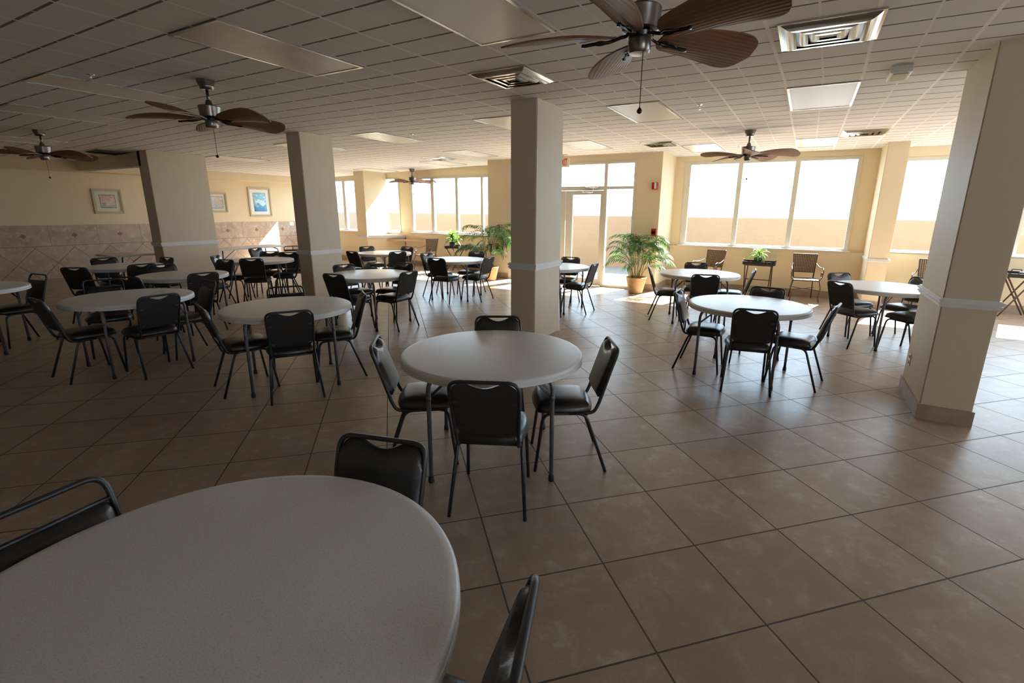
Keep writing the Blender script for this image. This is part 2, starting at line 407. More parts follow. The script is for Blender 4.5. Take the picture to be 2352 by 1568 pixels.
def pillar(x0, x1, y0, y1, zr0, zr1, zt, base=True, mat=None):
    bm = bmesh.new(); box(bm, x0, x1, y0, y1, 0, zt)
    bmesh.ops.bevel(bm, geom=[e for e in bm.edges if abs(e.verts[0].co.z-e.verts[1].co.z) > .5], offset=.008, segments=2, affect='EDGES')
    p = struct('pillar', bm, mat or M['pillar'])
    bm = bmesh.new(); h = zr1-zr0
    for d, a, b in ((.012, 0, .22), (.022, .22, .42), (.014, .42, .62), (.026, .62, .86), (.016, .86, 1.)):
        box(bm, x0-d, x1+d, y0-d, y1+d, zr0+h*a, zr0+h*b)
    obj('chair_rail', bm, M['trim'], p)
    if base: obj('baseboard', bx(x0-.014, x1+.014, y0-.014, y1+.014, 0, .125), M['baseb'], p)
    return p
pillar(1.0, 1.335, 4.835, 5.66, .94, 1.01, 2.80)          # large right-hand one
pillar(-2.985, -2.655, 4.90, 5.56, .97, 1.045, 2.80)      # by the doors
pillar(-7.40, -7.075, 5.28, 5.90, .895, .96, 2.80)        # second from the left
pillar(-11.70, -11.33, 5.03, 6.12, .87, .945, 2.72)       # left
pillar(1.02, 1.32, 10.45, YW, .815, .87, 2.80, mat=M['wall'])
pillar(-11.76, -11.36, 10.45, YW, .805, .865, 2.72, mat=M['wall'])
# angled half wall and built-in corner desk beside the left window pillar
bm = bmesh.new(); prism(bm, [(-11.36, 10.46), (-10.66, YW-.08), (-10.66, YW), (-11.36, YW)], 0, .86); hw = struct('trim_8', bm, M['wall'])
bm = bmesh.new()
for d, a, b in ((.012, .80, .825), (.03, .825, .85), (.04, .85, .885)):
    prism(bm, [(-11.36+d, 10.44), (-10.64+d, YW-.08), (-10.64+d, YW), (-11.40, YW)], a, b)
obj('ledge_cap', bm, M['trim'], hw)
bm = bmesh.new(); prism(bm, [(-11.045, 10.86), (-9.42, YW-.115), (-9.40, YW-.08), (-10.66, YW-.08)], .715, .755)
tag(obj('corner_desk', bm, M['counter']), 'tan built-in corner desk under the left windows', 'desk')

# ------------------------------------------------------------------ windows and doors
wn = [0]
def window(x0, x1, z0, z1, panes, gz0, gz1, y=YW):
    wn[0] += 1; r = struct_empty('window_%d' % wn[0])
    bm = bmesh.new(); ya, yb = y-.012, y+.07
    box(bm, x0, x1, ya, yb, z0, gz0); box(bm, x0, x1, ya, yb, gz1, z1)
    xs = [x0]
    for a, b in panes: xs += [a, b]
    xs.append(x1)
    for a, b in zip(xs[0::2], xs[1::2]):
        if b > a: box(bm, a, b, ya, yb, gz0, gz1)
    obj('window_frame', bm, M['frame'], r)
    bm = bmesh.new(); box(bm, x0-.03, x1+.03, y-.10, y-.0125, z0-.012, z0+.012); obj('window_sill', bm, M['trim'], r)
    for a, b in panes:
        bm = bmesh.new(); box(bm, a, b, y+.03, y+.036, gz0, gz1); obj('pane', bm, M['glass'], r)
    return r
window(*WA, [(-2.33, -1.38), (-1.29, -.34), (-.25, .69)], .975, 2.625)
window(*WB, [(1.44, 2.22), (2.30, 3.05), (3.17, 3.95), (4.03, 4.83)], .985, 2.56)
window(*WL, [(-10.32, -9.62), (-9.51, -8.73), (-8.64, -7.86), (-7.79, -7.08)], 1.02, 2.50)
window(*WL2, [(-11.88, -10.89)], 1.015, 2.52)
window(*WL3, [(-14.88, -14.1), (-14.02, -13.32), (-13.2, -12.26)], .99, 2.505)

d = struct_empty('door_1')
bm = bmesh.new(); ya, yb = YD-.015, YD+.09
for a, b, c, e in ((-6.28, -6.19, 0, 2.65), (-3.225, -3.19, 0, 2.65), (-6.19, -3.225, 2.61, 2.65), (-5.74, -5.67, 0, 2.61), (-3.87, -3.80, 0, 2.61),
                   (-6.19, -5.74, 2.095, 2.15), (-5.67, -3.87, 2.075, 2.16), (-3.80, -3.225, 2.095, 2.15), (-6.19, -5.74, 0, .06), (-3.80, -3.225, 0, .06)):
    box(bm, a, b, ya, yb, c, e)
obj('door_frame', bm, M['frame'], d)
for a, b, c, e in ((-6.19, -5.74, .06, 2.095), (-6.19, -5.74, 2.15, 2.61), (-5.67, -3.87, 2.16, 2.61), (-3.80, -3.225, .06, 2.095), (-3.80, -3.225, 2.15, 2.61)):
    obj('pane', bx(a, b, YD+.035, YD+.041, c, e), M['glass'], d)
for x0, x1, g0, g1 in ((-5.665, -4.775, -5.50, -4.89), (-4.765, -3.875, -4.60, -3.905-.04)):
    bm = bmesh.new(); y0, y1 = YD+.01, YD+.055
    box(bm, x0, g0, y0, y1, .012, 2.07); box(bm, g1, x1, y0, y1, .012, 2.07); box(bm, g0, g1, y0, y1, .012, .165); box(bm, g0, g1, y0, y1, 1.985, 2.07)
    lf = obj('door_leaf', bm, M['frame'], d)
    obj('pane', bx(g0, g1, YD+.03, YD+.036, .165, 1.985), M['glass'], lf)
    obj('push_bar', tb(fillet([(x0+.10, YD+.01, 1.11), (x0+.10, YD-.05, 1.11), (x1-.06, YD-.05, 1.115), (x1-.06, YD+.01, 1.115)], .03), .013), M['frame'], lf, True)
    obj('lock', lt([(.022, 0), (.022, .012), (.012, .016)], 16), M['iron'], lf)
    lk = lf.children[-1]; lk.location = (x1-.05 if x0 < -5 else x0+.05, YD+.008, .98); lk.rotation_euler = (PI/2, 0, 0)
bm = bmesh.new(); tube(bm, [(-4.28, YD-.05, 2.135), (-3.98, YD-.05, 2.14)], .02, 12); tube(bm, [(-4.10, YD-.05, 2.13), (-4.10, YD-.055, 2.06), (-4.12, YD-.06, 2.03)], .012); tube(bm, [(-4.12, YD-.06, 2.03), (-4.33, YD-.03, 2.045)], .010)
box(bm, -4.37, -4.31, YD-.045, YD+.012, 2.03, 2.06); box(bm, -4.2, -4.05, YD-.04, YD-.014, 2.12, 2.15)
obj('door_closer', bm, M['chrome'], d, True)

# ------------------------------------------------------------------ black padded chairs
HB, YT, ZTOP = .186, -.307, .815
def back_pt(x, z):      # a point of the back plane (leans backwards)
    return (x, -.185-(z-.46)*(YT+.185)/-(ZTOP-.46)*1.0 if False else -.185+(z-.46)/(ZTOP-.46)*(YT+.185), z)
def hw_at(z): return .168+(.186-.168)*min(1, max(0, (z-.42)/.36))
def pad_mesh(ztop, zbot, rc, dip, inset=.014, thick=.030, bulge=.016):
    bm = bmesh.new(); NU, NV = 20, 14; F, B = [], []
    for j in range(NV+1):
        fr, br = [], []
        for i in range(NU+1):
            u = -1+2*i/NU; t = j/NV
            w = hw_at(zbot+(ztop-zbot)*t)-inset
            a = max(0., (abs(u)*w-(w-rc))/rc); zt_ = ztop-rc*(1-math.sqrt(max(0, 1-a*a)))
            k = abs(u)*w/(w*.56)
            if k < 1: zt_ -= dip*math.cos(k*PI/2)**1.3
            ab = max(0., (abs(u)*w-(w-.03))/.03); zb_ = zbot+.03*(1-math.sqrt(max(0, 1-ab*ab)))
            z = zb_+(zt_-zb_)*t; p = Vector(back_pt(u*w, z))
            ed = min(1., (1-abs(u))*w/.035); ed2 = min(1., min(t, 1-t)*(ztop-zbot)/.035)
            e = math.sqrt(1-(1-ed)**2)*math.sqrt(1-(1-ed2)**2)
            fr.append(bm.verts.new(p+Vector((0, .004+e*(thick*.6+bulge*(1-u*u)*.5), e*.004))))
            br.append(bm.verts.new(p+Vector((0, -.008-e*.004, 0))))
        F.append(fr); B.append(br)
    for R, mi in ((F, 0), (B, 1)):
        for j in range(NV):
            for i in range(NU): bm.faces.new((R[j][i], R[j][i+1], R[j+1][i+1], R[j+1][i])).material_index = mi
    for j in range(NV):
        for i in (0, NU): bm.faces.new((F[j][i], F[j+1][i], B[j+1][i], B[j][i]))
    for i in range(NU):
        for j in (0, NV): bm.faces.new((F[j][i], F[j][i+1], B[j][i+1], B[j][i]))
    return bm
def seat_mesh():
    bm = bmesh.new(); N_ = 18; T, Bt = [], []
    for j in range(N_+1):
        a, b = [], []
        for i in range(N_+1):
            u, v = -1+2*i/N_, -1+2*j/N_
            # square -> rounded square
            x = u*math.sqrt(1-.24*v*v); y = v*math.sqrt(1-.24*u*u)
            e = max(abs(u), abs(v)); h = (1-e**5)**.55
            wx = .192+.012*(y+1)/2; X, Y = x*wx*1.05, .022+y*.196
            a.append(bm.verts.new((X, Y, .418+.052*h+.008*(1-u*u)*(1-v*v)))); b.append(bm.verts.new((X*.96, .022+y*.188, .402)))
        T.append(a); Bt.append(b)
    for R in (T, Bt):
        for j in range(N_):
            for i in range(N_): bm.faces.new((R[j][i], R[j][i+1], R[j+1][i+1], R[j+1][i]))
    for j in range(N_):
        for i in (0, N_): bm.faces.new((T[j][i], T[j+1][i], Bt[j+1][i], Bt[j][i]))
    for i in range(N_):
        for j in (0, N_): bm.faces.new((T[j][i], T[j][i+1], Bt[j][i+1], Bt[j][i]))
    return bm
def bow_path(r=.075):
    L_ = [(-.165, .10, .392), (-.165, -.168, .392), (-.168, -.196, .452), back_pt(-hw_at(.7)+.004, .70), back_pt(-HB+.008, ZTOP-.004)]
    R_ = [(-p[0], p[1], p[2]) for p in L_[::-1]]
    P = [Vector(p) for p in L_+R_]
    # fillet corners with their own radii
    out = [P[0]]
    for i in range(1, len(P)-1):
        a = P[i-1]-P[i]; b = P[i+1]-P[i]; rr = {1: .08, 2: .08, 3: .02, 4: .09, 5: .09, 6: .02, 7: .08, 8: .08}[i]
        dd = min(rr, a.length*.49, b.length*.49); A = P[i]+a.normalized()*dd; Bq = P[i]+b.normalized()*dd
        for k in range(7):
            t = k/6; out.append(A*(1-t)**2+P[i]*2*t*(1-t)+Bq*t*t)
    out.append(P[-1]); return out
def make_chair(name, label, open_back=False, bar=False):
    t = thing(name, label, 'chair')
    obj('seat', seat_mesh(), M['vinyl'], t, True)
    if open_back: bk = obj('backrest', pad_mesh(.735, .475, .02, 0., .012), [M['vinyl'], M['fabric']], t, True, True)
    else: bk = obj('backrest', pad_mesh(.808, .492, .078, .033, .006), [M['vinyl'], M['fabric']], t, True, True)
    if not open_back:
        for sx in (-1, 1):
            for z in (.69, .52):
                p = back_pt(sx*(hw_at(z)-.03), z); obj('mounting_tab', bx(p[0]-.014, p[0]+.014, p[1]-.0165, p[1]-.012, z-.006, z+.006), M['black'], bk)
    obj('back_frame', tb(bow_path(), .0115, 10, ry=.0095), M['black'], t, True)
    if open_back:
        bm = bmesh.new(); tube(bm, [back_pt(-.172, .735), back_pt(.172, .735)], .008)
        if bar: tube(bm, [back_pt(.0, .735), back_pt(.0, .812)], .008)
        obj('back_bar', bm, M['black'], t, True)
    for sx in (-1, 1):
        obj('leg', tb(fillet([(sx*.176, -.02, .392), (sx*.178, .155, .392), (sx*.193, .204, .0)], .06, 5), .0105, 8), M['black'], t, True)
        obj('leg', tb(fillet([(sx*.176, .0, .392), (sx*.178, -.115, .392), (sx*.211, -.251, .0)], .05, 5), .0105, 8), M['black'], t, True)
    for y_ in (-.125, .12): obj('stretcher', tb([(-.178, y_, .388), (.178, y_, .388)], .009), M['black'], t, True)
    return t

TN = {0: 'the foreground table', 1: 'the round table before the middle pillar', 2: 'the table left of the central one', 3: 'the front-left table',
      4: 'the table cut by the left edge', 5: 'the table by the tiled wall', 6: 'the table before the left pillar', 7: 'the table between left and second pillars',
      8: 'the table right of the second pillar', 9: 'the table near the corner desk', 10: 'the table by the left palm',
      11: 'the table hidden by the middle pillar', 12: 'the table by the right palm', 13: 'the front table on the right side',
      14: 'the table hidden by the right pillar', 15: 'the farthest table behind the second pillar'}
Bk, Ln, Rn, Fr = 'black chair, back to the camera, at ', 'black chair on the left of ', 'black chair on the right of ', 'black chair facing the camera across '
CH = {
 1: (-1.426, 2.145, 24.8, Bk), 2: (-1.261, 2.763, 121.9, Rn), 3: (-2.099, 2.336, 307.6, Ln), 4: (-1.912, 2.935, 210.3, Fr),
 5: (-3.913, 2.624, 57.8, Bk), 6: (-4.39, 2.541, 341.7, Ln), 7: (-4.025, 3.146, 144.9, Rn), 8: (-4.61, 3.104, 237.2, 'black open-bow chair facing the camera across '),
 9: (-6.098, 1.901, 359.9, Ln), 10: (-5.70, 2.29, 89.1, Bk), 11: (-6.037, 2.782, 172.7, 'black open-bow chair on the right of '), 12: (-6.816, 2.37, 249.4, 'black open-bow chair tucked behind '),
 13: (-8.979, 3.033, 33.9, Ln), 14: (-8.247, 1.95, 188.2, 'black open-bow chair on the right of '), 15: (-8.74, 1.66, 268., 'black open-bow chair beyond '),
 16: (-9.82, 3.594, 267.9, Fr), 17: (-8.872, 3.507, 87.7, Bk), 18: (-9.374, 3.898, 186.0, Rn),
 19: (-7.255, 3.0, 23.3, Ln), 20: (-7.98, 3.584, 263.2, Fr), 21: (-7.083, 3.462, 83.3, Bk), 22: (-8.17, 4.233, 192.3, Rn),
 23: (-8.901, 5.044, 309.4, Ln), 24: (-8.374, 5.144, 46.7, Bk), 25: (-8.442, 5.579, 142.9, Rn), 26: (-8.923, 5.68, 224.1, Fr),
 27: (-9.868, 6.307, 284.1, Ln), 28: (-8.896, 6.203, 44.6, Bk), 29: (-9.803, 6.883, 236.7, 'black open-bow chair with centre bar across '),
 30: (-5.332, 4.547, 6.5, 'black chair, back to the camera, left of '), 31: (-5.803, 5.048, 260.3, 'black chair facing the camera, far left of '),
 32: (-5.43, 5.434, 186.4, 'black chair facing the camera, far right of '), 33: (-4.999, 4.983, 92.2, 'grey-backed black chair, back to the camera, right of '),
 34: (-7.86, 7.113, 356.8, 'black chair, back to the camera, left of '), 35: (-8.37, 7.834, 253.4, 'black chair facing the camera, far left of '),
 36: (-7.377, 7.423, 65.5, 'grey-backed black chair, back to the camera, right of '), 37: (-7.867, 8.097, 180.3, 'black chair facing left, far right of '),
 38: (-6.119, 7.372, 271.6, 'black chair with blue sheen, left of '), 39: (-5.632, 6.963, 7.5, Bk), 40: (-5.275, 7.41, 92.3, 'grey-backed black chair, right of '),
 41: (-5.773, 7.916, 187.7, Fr), 42: (-3.672, 7.909, 186.2, Fr), 43: (-3.237, 7.411, 93.2, Rn), 44: (-3.487, 6.919, 22.1, 'black chair mostly behind the pillar at '),
 45: (-1.78, 7.626, 287.9, 'black chair seen edge-on, left of '), 46: (-1.462, 8.242, 194.4, Fr), 47: (-1.185, 7.217, 15.4, Bk), 48: (-.88, 7.97, 96.0, 'black chair seen edge-on, right of '),
 49: (-.797, 5.336, 271.2, Ln), 50: (-.341, 4.917, 9.9, Bk), 51: (.058, 5.311, 80.9, Rn), 52: (-.336, 5.808, 170.6, Fr),
 53: (.690, 7.351, 314.2, 'black chair, back to the camera, left of '), 54: (.682, 8.002, 218.1, Fr), 55: (1.27, 7.975, 137.7, 'black chair, half hidden, far right of '), 56: (1.25, 7.27, 44.0, 'black chair, backrest hidden, near right of '),
 57: (-1.193, .881, 195.2, 'black chair facing the camera across '), 58: (-1.473, .422, 278.0, 'black open-bow chair on the left of '), 59: (-.68, .598, 110.0, 'black chair cut by the bottom edge, right of ')}
TAB_OF = {**{k: 1 for k in (1, 2, 3, 4)}, **{k: 2 for k in (5, 6, 7, 8)}, **{k: 3 for k in (9, 10, 11, 12)}, **{k: 4 for k in (14, 15)}, **{k: 5 for k in (13, 16, 17, 18)},
          **{k: 6 for k in (19, 20, 21, 22)}, **{k: 7 for k in (23, 24, 25, 26)}, **{k: 15 for k in (27, 28, 29)}, **{k: 8 for k in (30, 31, 32, 33)}, **{k: 9 for k in (34, 35, 36, 37)},
          **{k: 10 for k in (38, 39, 40, 41)}, **{k: 11 for k in (42, 43, 44)}, **{k: 12 for k in (45, 46, 47, 48)}, **{k: 13 for k in (49, 50, 51, 52)}, **{k: 14 for k in (53, 54, 55, 56)}, **{k: 0 for k in (57, 58, 59)}}
TB = {1: (-1.705, 2.569, 1.185, 31.5), 2: (-4.219, 2.837, 1.145, -33.3), 3: (-6.062, 2.311, 1.12, -3.5), 4: (-8.233, 1.558, 1.173, -30.2), 5: (-9.36, 3.56, 1.06, 0.0), 6: (-7.49, 3.52, 1.09, 0.0),
      7: (-8.571, 5.326, 1.12, -44.0), 8: (-5.386, 4.971, 1.175, 5.3), 9: (-7.848, 7.665, 1.12, 0.0), 10: (-5.698, 7.377, 1.13, 14.7), 11: (-3.622, 7.378, 1.164, -.4), 12: (-1.333, 7.742, 1.165, 16.9),
      13: (-.416, 5.348, 1.16, -7.2), 14: (.972, 7.608, 1.172, 41.1), 0: (-1.115, .44, 1.2, 10.0), 15: (-9.193, 6.477, 1.17, 0.0)}
OPEN = {8, 11, 12, 14, 15, 58}
first = {}
for k, (x, y, th, role) in CH.items():
    a_ = math.radians(th); tx, ty, tD = TB[TAB_OF[k]][:3]
    gap = math.hypot(x+.24*math.sin(a_)-tx, y-.24*math.cos(a_)-ty)-tD/2
    if gap < .065: x += (.065-gap)*math.sin(a_); y -= (.065-gap)*math.cos(a_)
    kind = 'bar' if k == 29 else 'open' if k in OPEN else 'pad'
    lab = role+TN[TAB_OF[k]]
    if kind not in first:
        o = make_chair('banquet_chair', lab, kind != 'pad', kind == 'bar'); first[kind] = o
        o.location = (x, y, 0); o.rotation_euler = (0, 0, math.radians(th)); o['group'] = 'black stacking chairs round the tables'
    else: dup(first[kind], (x, y, 0), math.radians(th), lab, 'black stacking chairs round the tables')

# ------------------------------------------------------------------ round folding tables
R0, TZ = .585, .737
def make_table(label):
    t = thing('round_table', label, 'table')
    p = [(0.001, TZ)] if False else []
    prof = [(.02, TZ), (R0-.03, TZ), (R0-.010, TZ-.002), (R0-.003, TZ-.007), (R0, TZ-.014), (R0, TZ-.022), (R0-.004, TZ-.0245), (R0-.004, TZ-.0285), (R0+.001, TZ-.031), (R0+.001, TZ-.047), (R0-.004, TZ-.050), (R0-.016, TZ-.050), (R0-.018, TZ-.028), (.02, TZ-.024)]
    obj('tabletop', lt(prof, 96), M['table'], t, True, True)
    a = .365
    for sx in (-1, 1):
        for sy in (-1, 1):
            lg = obj('leg', tb(fillet([(sx*(a-.05), sy*(a-.02), TZ-.03), (sx*a, sy*(a), TZ-.10), (sx*a, sy*a, .45), (sx*(a+.003), sy*(a+.003), .0)], .05), .0135, 12), M['leg'], t, True)
            obj('foot_cap', lt([(.0175, 0), (.0185, .01), (.0165, .035), (.0145, .04)], 14, (sx*(a+.003), sy*(a+.003), 0)), M['rubber'], lg, True)
            bm = bmesh.new(); tube(bm, [(sx*a, sy*(a-.012), .545), (sx*(a-.17), sy*(a-.03), TZ-.028)], .0055, 6); tube(bm, [(sx*a, sy*(a-.02), .555), (sx*(a-.165), sy*(a-.06), TZ-.028)], .0045, 6)
            lathe(bm, [(.0155, .535), (.0155, .565)], 12, (sx*a, sy*a, 0))
            obj('brace', bm, M['leg'], t, True)
    for sx in (-1, 1):
        obj('crossbar', tb([(sx*(a-.05), -a+.02, TZ-.045), (sx*(a-.05), a-.02, TZ-.045)], .010), M['leg'], t, True)
    return t
TLAB = {0: 'white round folding table filling the lower left foreground', 1: 'grey-white round folding table nearest whole one, before the middle pillar',
        2: 'round folding table just left of the nearest whole one', 3: 'round folding table, front-left one with four chairs, before the tiled wall', 4: 'round folding table cut off by the left edge of the photo',
        5: 'round folding table closest to the diagonal-tiled wall', 6: 'round folding table in front of the left pillar', 7: 'round folding table between the left and second pillars',
        8: 'round folding table just right of the second pillar', 9: 'small-looking round folding table near the corner desk', 10: 'sunlit round folding table beside the left palm',
        11: 'round folding table half hidden by the middle pillar', 12: 'round folding table beside the potted palm by the doors', 13: 'round folding table with blue sheen, front right',
        14: 'round folding table half hidden by the right pillar', 15: 'farthest round folding table, mostly hidden by the second pillar'}
t0 = None
for k, (x, y, D, r) in TB.items():
    if t0 is None: t0 = o = make_table(TLAB[k]); o.location = (x, y, 0); o.rotation_euler = (0, 0, math.radians(r)); o['group'] = 'round folding tables'
    else: o = dup(t0, (x, y, 0), math.radians(r), TLAB[k], 'round folding tables')
    s = D/1.17; o.scale = (s, s, 1)

# long folding tables along the left wall
def long_table(label):
    t = thing('folding_table', label, 'table')
    bm = bmesh.new(); box(bm, -.36, .36, -.90, .90, .0, .035); bevel_all(bm, .008, 2)
    for v in bm.verts: v.co.z += .665
    obj('tabletop', bm, M['table'], t, True, True)
    for sy in (-1, 1):
        for sx in (-1, 1):
            obj('leg', tb(fillet([(sx*.12, sy*.62, .665), (sx*.27, sy*.70, .62), (sx*.27, sy*.74, 0)], .05), .013, 8), M['black'], t, True)
        obj('stretcher', tb([(-.27, sy*.722, .30), (.27, sy*.722, .30)], .010), M['black'], t, True)
        obj('brace', tb([(0, sy*.722, .30), (0, sy*.22, .665)], .008), M['black'], t, True)
    return t
f0 = long_table('long white folding table behind the left pillar'); f0.location = (-12.20, 5.25, 0); f0['group'] = 'long folding tables by the tiled wall'
dup(f0, (-12.15, 7.20, 0), 0, 'long white folding table between the left and second pillars, sunlit end', 'long folding tables by the tiled wall')

# ------------------------------------------------------------------ ceiling fans
def blade_mesh():
    bm = bmesh.new(); NU, NV = 26, 10; T, B = [], []
    prof = [(0, .030), (.03, .055), (.08, .072), (.25, .092), (.45, .110), (.62, .124), (.78, .132), (.86, .128), (.92, .112), (.965, .080), (.99, .044), (1., .014)]
    def w(t):
        for (a, wa), (b, wb) in zip(prof, prof[1:]):
            if t <= b: k = (t-a)/(b-a); return wa+(wb-wa)*k
        return .012
    L0, L1 = .115, .690
    for i in range(NU+1):
        t = i/NU; x = L0+(L1-L0)*t; a, b = [], []
        for j in range(NV+1):
            s = -1+2*j/NV; y = s*w(t)+.008*math.sin(t*PI)
            cup = .022*(s*s)*math.sin(t*PI)-.008*t*t       # palm-leaf cupping and droop
            a.append(bm.verts.new((x, y, cup+.004))); b.append(bm.verts.new((x, y, cup-.004)))
        T.append(a); B.append(b)
    for R in (T, B):
        for i in range(NU):
            for j in range(NV): bm.faces.new((R[i][j], R[i+1][j], R[i+1][j+1], R[i][j+1]))
    for i in range(NU):
        for j in (0, NV): bm.faces.new((T[i][j], T[i+1][j], B[i+1][j], B[i][j]))
    for j in range(NV):
        for i in (0, NU): bm.faces.new((T[i][j], T[i][j+1], B[i][j+1], B[i][j]))
    return bm
def make_fan(label, off):
    t = thing('ceiling_fan', label, 'fan')      # origin on the ceiling
    obj('canopy', lt([(.03, 0), (.078, 0), (.078, -.012), (.074, -.014), (.074, -.03), (.068, -.033), (.068, -.05), (.06, -.053), (.057, -.075), (.048, -.084), (.014, -.084)], 32), M['steel'], t, True, True)
    obj('downrod', tb([(0, 0, -.08), (0, 0, -.20)], .0125, 12), M['steel'], t, True)
    obj('motor_housing', lt([(.013, -.17), (.022, -.175), (.03, -.205), (.038, -.218), (.092, -.226), (.096, -.232), (.094, -.245), (.086, -.318), (.08, -.322), (.03, -.325)], 40), M['steel'], t, True, True)
    obj('hub', lt([(.03, -.322), (.062, -.325), (.068, -.335), (.064, -.352), (.04, -.356)], 32), M['iron'], t, True, True)
    obj('switch_housing', lt([(.03, -.352), (.052, -.355), (.054, -.362), (.054, -.408), (.046, -.420), (.02, -.423)], 32), M['steel'], t, True, True)
    bmesh_blade = None
    for k in range(5):
        a = math.radians(off+72*k)
        if bmesh_blade is None: b = obj('fan_blade', blade_mesh(), M['wood'], t, True, True); bmesh_blade = b.data
        else: b = bpy.data.objects.new('fan_blade', bmesh_blade); COL.objects.link(b); b.parent = t
        b.location = (0, 0, -.345); b.rotation_euler = Matrix.Rotation(a, 3, 'Z').to_euler()
        b.rotation_euler = (Matrix.Rotation(a, 3, 'Z') @ Matrix.Rotation(math.radians(-18), 3, 'X')).to_euler()
        bm = bmesh.new(); ca, sa = math.cos(a), math.sin(a)
        pts = smooth_path([(.055, 0, -.338), (.10, .012, -.352), (.15, 0, -.362), (.21, .004, -.366), (.27, 0, -.372)], 4)
        tube(bm, pts, .008, 8, ry=.004); tube(bm, smooth_path([(.12, 0, -.358), (.15, .02, -.366), (.19, .02, -.362), (.22, .006, -.366)], 4), .004, 6); tube(bm, smooth_path([(.12, 0, -.358), (.15, -.02, -.358), (.19, -.02, -.366), (.22, -.004, -.367)], 4), .004, 6)
        lathe(bm, [(.010, -.378), (.010, -.366)], 10, (.27, 0, 0))
        for v in bm.verts: x, y = v.co.x, v.co.y; v.co.x, v.co.y = x*ca-y*sa, x*sa+y*ca
        obj('blade_iron', bm, M['iron'], t, True)
    ch = obj('pull_chain', tb([(.02, 0, -.42), (.02, 0, -.665)], .0022, 6), M['iron'], t)
    obj('chain_fob', lt([(.003, -.66), (.009, -.668), (.014, -.676), (.012, -.684), (.004, -.69)], 12, (.02, 0, 0)), M['iron'], ch, True)
    return t
FANS = [(-.813, 2.526, 52, 'nearest ceiling fan with five wooden blades, top right of centre'), (-5.091, 2.856, 8, 'wooden ceiling fan above the front-left tables'),
        (-10.184, 3.169, 27, 'far left wooden ceiling fan cut by the left edge'), (-9.90, 10.9, 58, 'small far ceiling fan before the left windows'), (-.886, 8.159, 65, 'ceiling fan in front of the large right window')]
for x, y, off, lab in FANS:
    f = make_fan(lab, off); f.location = (x, y, ceil_z(x)); f['group'] = 'five-bladed ceiling fans'

# ------------------------------------------------------------------ ceiling lights, vents, sprinklers
def make_light(label, mat):
    t = thing('ceiling_light', label, 'ceiling light')
    w, l = CELL*2, CELL*4; bm = bmesh.new(); e = .022
    for a in ((0, w, 0, e), (0, w, l-e, l), (0, e, e, l-e), (w-e, w, e, l-e)): box(bm, a[0], a[1], a[2], a[3], -.010, .002)
    obj('light_frame', bm, M['lframe'], t)
    obj('diffuser', bx(e, w-e, e, l-e, -.006, .0), mat, t)
    return t
LIGHTS = [(4, -4, 'light panel cut by the top edge, left of the nearest fan'), (-2, -4, 'stained beige light panel near the top left'), (-11, -4, 'dim light panel just left of the second fan'),
          (-18, -3, 'dim light panel between the two left fans'), (-28, -2, 'dim light panel behind the far left fan'), (-27.5, 10, 'thin light panel above the left pillar'),
          (-17.9, 9.2, 'light panel half hidden by the second pillar top'), (-10.6, 8.7, 'bright light panel between the second and middle pillars'), (-2, 8, 'light panel half hidden by the middle pillar'),
          (4.2, 8, 'light panel behind the nearest fan pull chain'), (-1.9, 16.3, 'light panel above the exit sign'), (4.2, 20.6, 'light panel left of the fan by the right window'),
          (10.3, 8, 'bright light panel right of centre, beyond the mirror-like vent'), (10.3, 20.6, 'light panel near the right window, right of its fan'), (-17.2, 21.6, 'light panel above the far small fan'),
          (-11, 17, 'thin far light panel left of the middle pillar top'), (-26.2, 22.6, 'thin far light panel above the left window pillar')]
L0 = None
for u, v, lab in LIGHTS:
    x, y = OX+u*CELL, OY+v*CELL; mat = M['stain'] if 'stained' in lab else M['diff']
    if L0 is None: L0 = o = make_light(lab, mat)
    elif mat is M['stain']: o = make_light(lab, mat)
    else: o = dup(L0, (0, 0, 0), 0, lab)
    o.location = (x, y, ceil_z(x)-.001); o['group'] = 'recessed ceiling light panels'
    if x < -8: o.rotation_euler = (0, -math.atan(.2/7.2), 0)
def make_vent(label):
    t = thing('ceiling_vent', label, 'ceiling vent'); w = CELL*2-.02; c = w/2
    bm = bmesh.new()
    for a in ((0, w, 0, .018), (0, w, w-.018, w), (0, .018, .018, w-.018), (w-.018, w, .018, w-.018)): box(bm, *a, -.008, .002)
    obj('vent_frame', bm, M['chrome'], t)
    obj('backing', bx(.018, w-.018, .018, w-.018, -.0015, .001), M['dark'], t)
    for h0, h1 in ((.278, .185), (.20, .115), (.13, .05)):
        bm = bmesh.new(); NS = 6; rings = []
        for k in range(NS+1):
            q = k/NS; hh = h0+(h1-h0)*q; z = -.004-.03*math.sin(q*PI*.6)
            rings.append([bm.verts.new((c+sx*hh, c+sy*hh, z)) for sx, sy in ((-1, -1), (1, -1), (1, 1), (-1, 1))])
        for A, B in zip(rings, rings[1:]):
            for k in range(4): bm.faces.new((A[k], A[(k+1) % 4], B[(k+1) % 4], B[k]))
        bmesh.ops.solidify(bm, geom=list(bm.faces), thickness=.002)
        obj('louver', bm, M['chrome'], t)
    bm = bmesh.new(); box(bm, c-.05, c+.05, c-.05, c+.05, -.02, -.016); obj('centre_plate', bm, M['chrome'], t)
    return t
VENTS = [(2.2, 1.9, 'shiny square vent left of the nearest fan'), (10.33, 1.85, 'large shiny square vent at the top right'), (2.35, 18.4, 'square vent above the exit doors'), (12.35, 18.4, 'shiny square vent above the right window'),
         (-15, 19.4, 'far square vent above the small fan'), (-30, 4.0, 'dark square vent above the left pillar')]
V0 = None
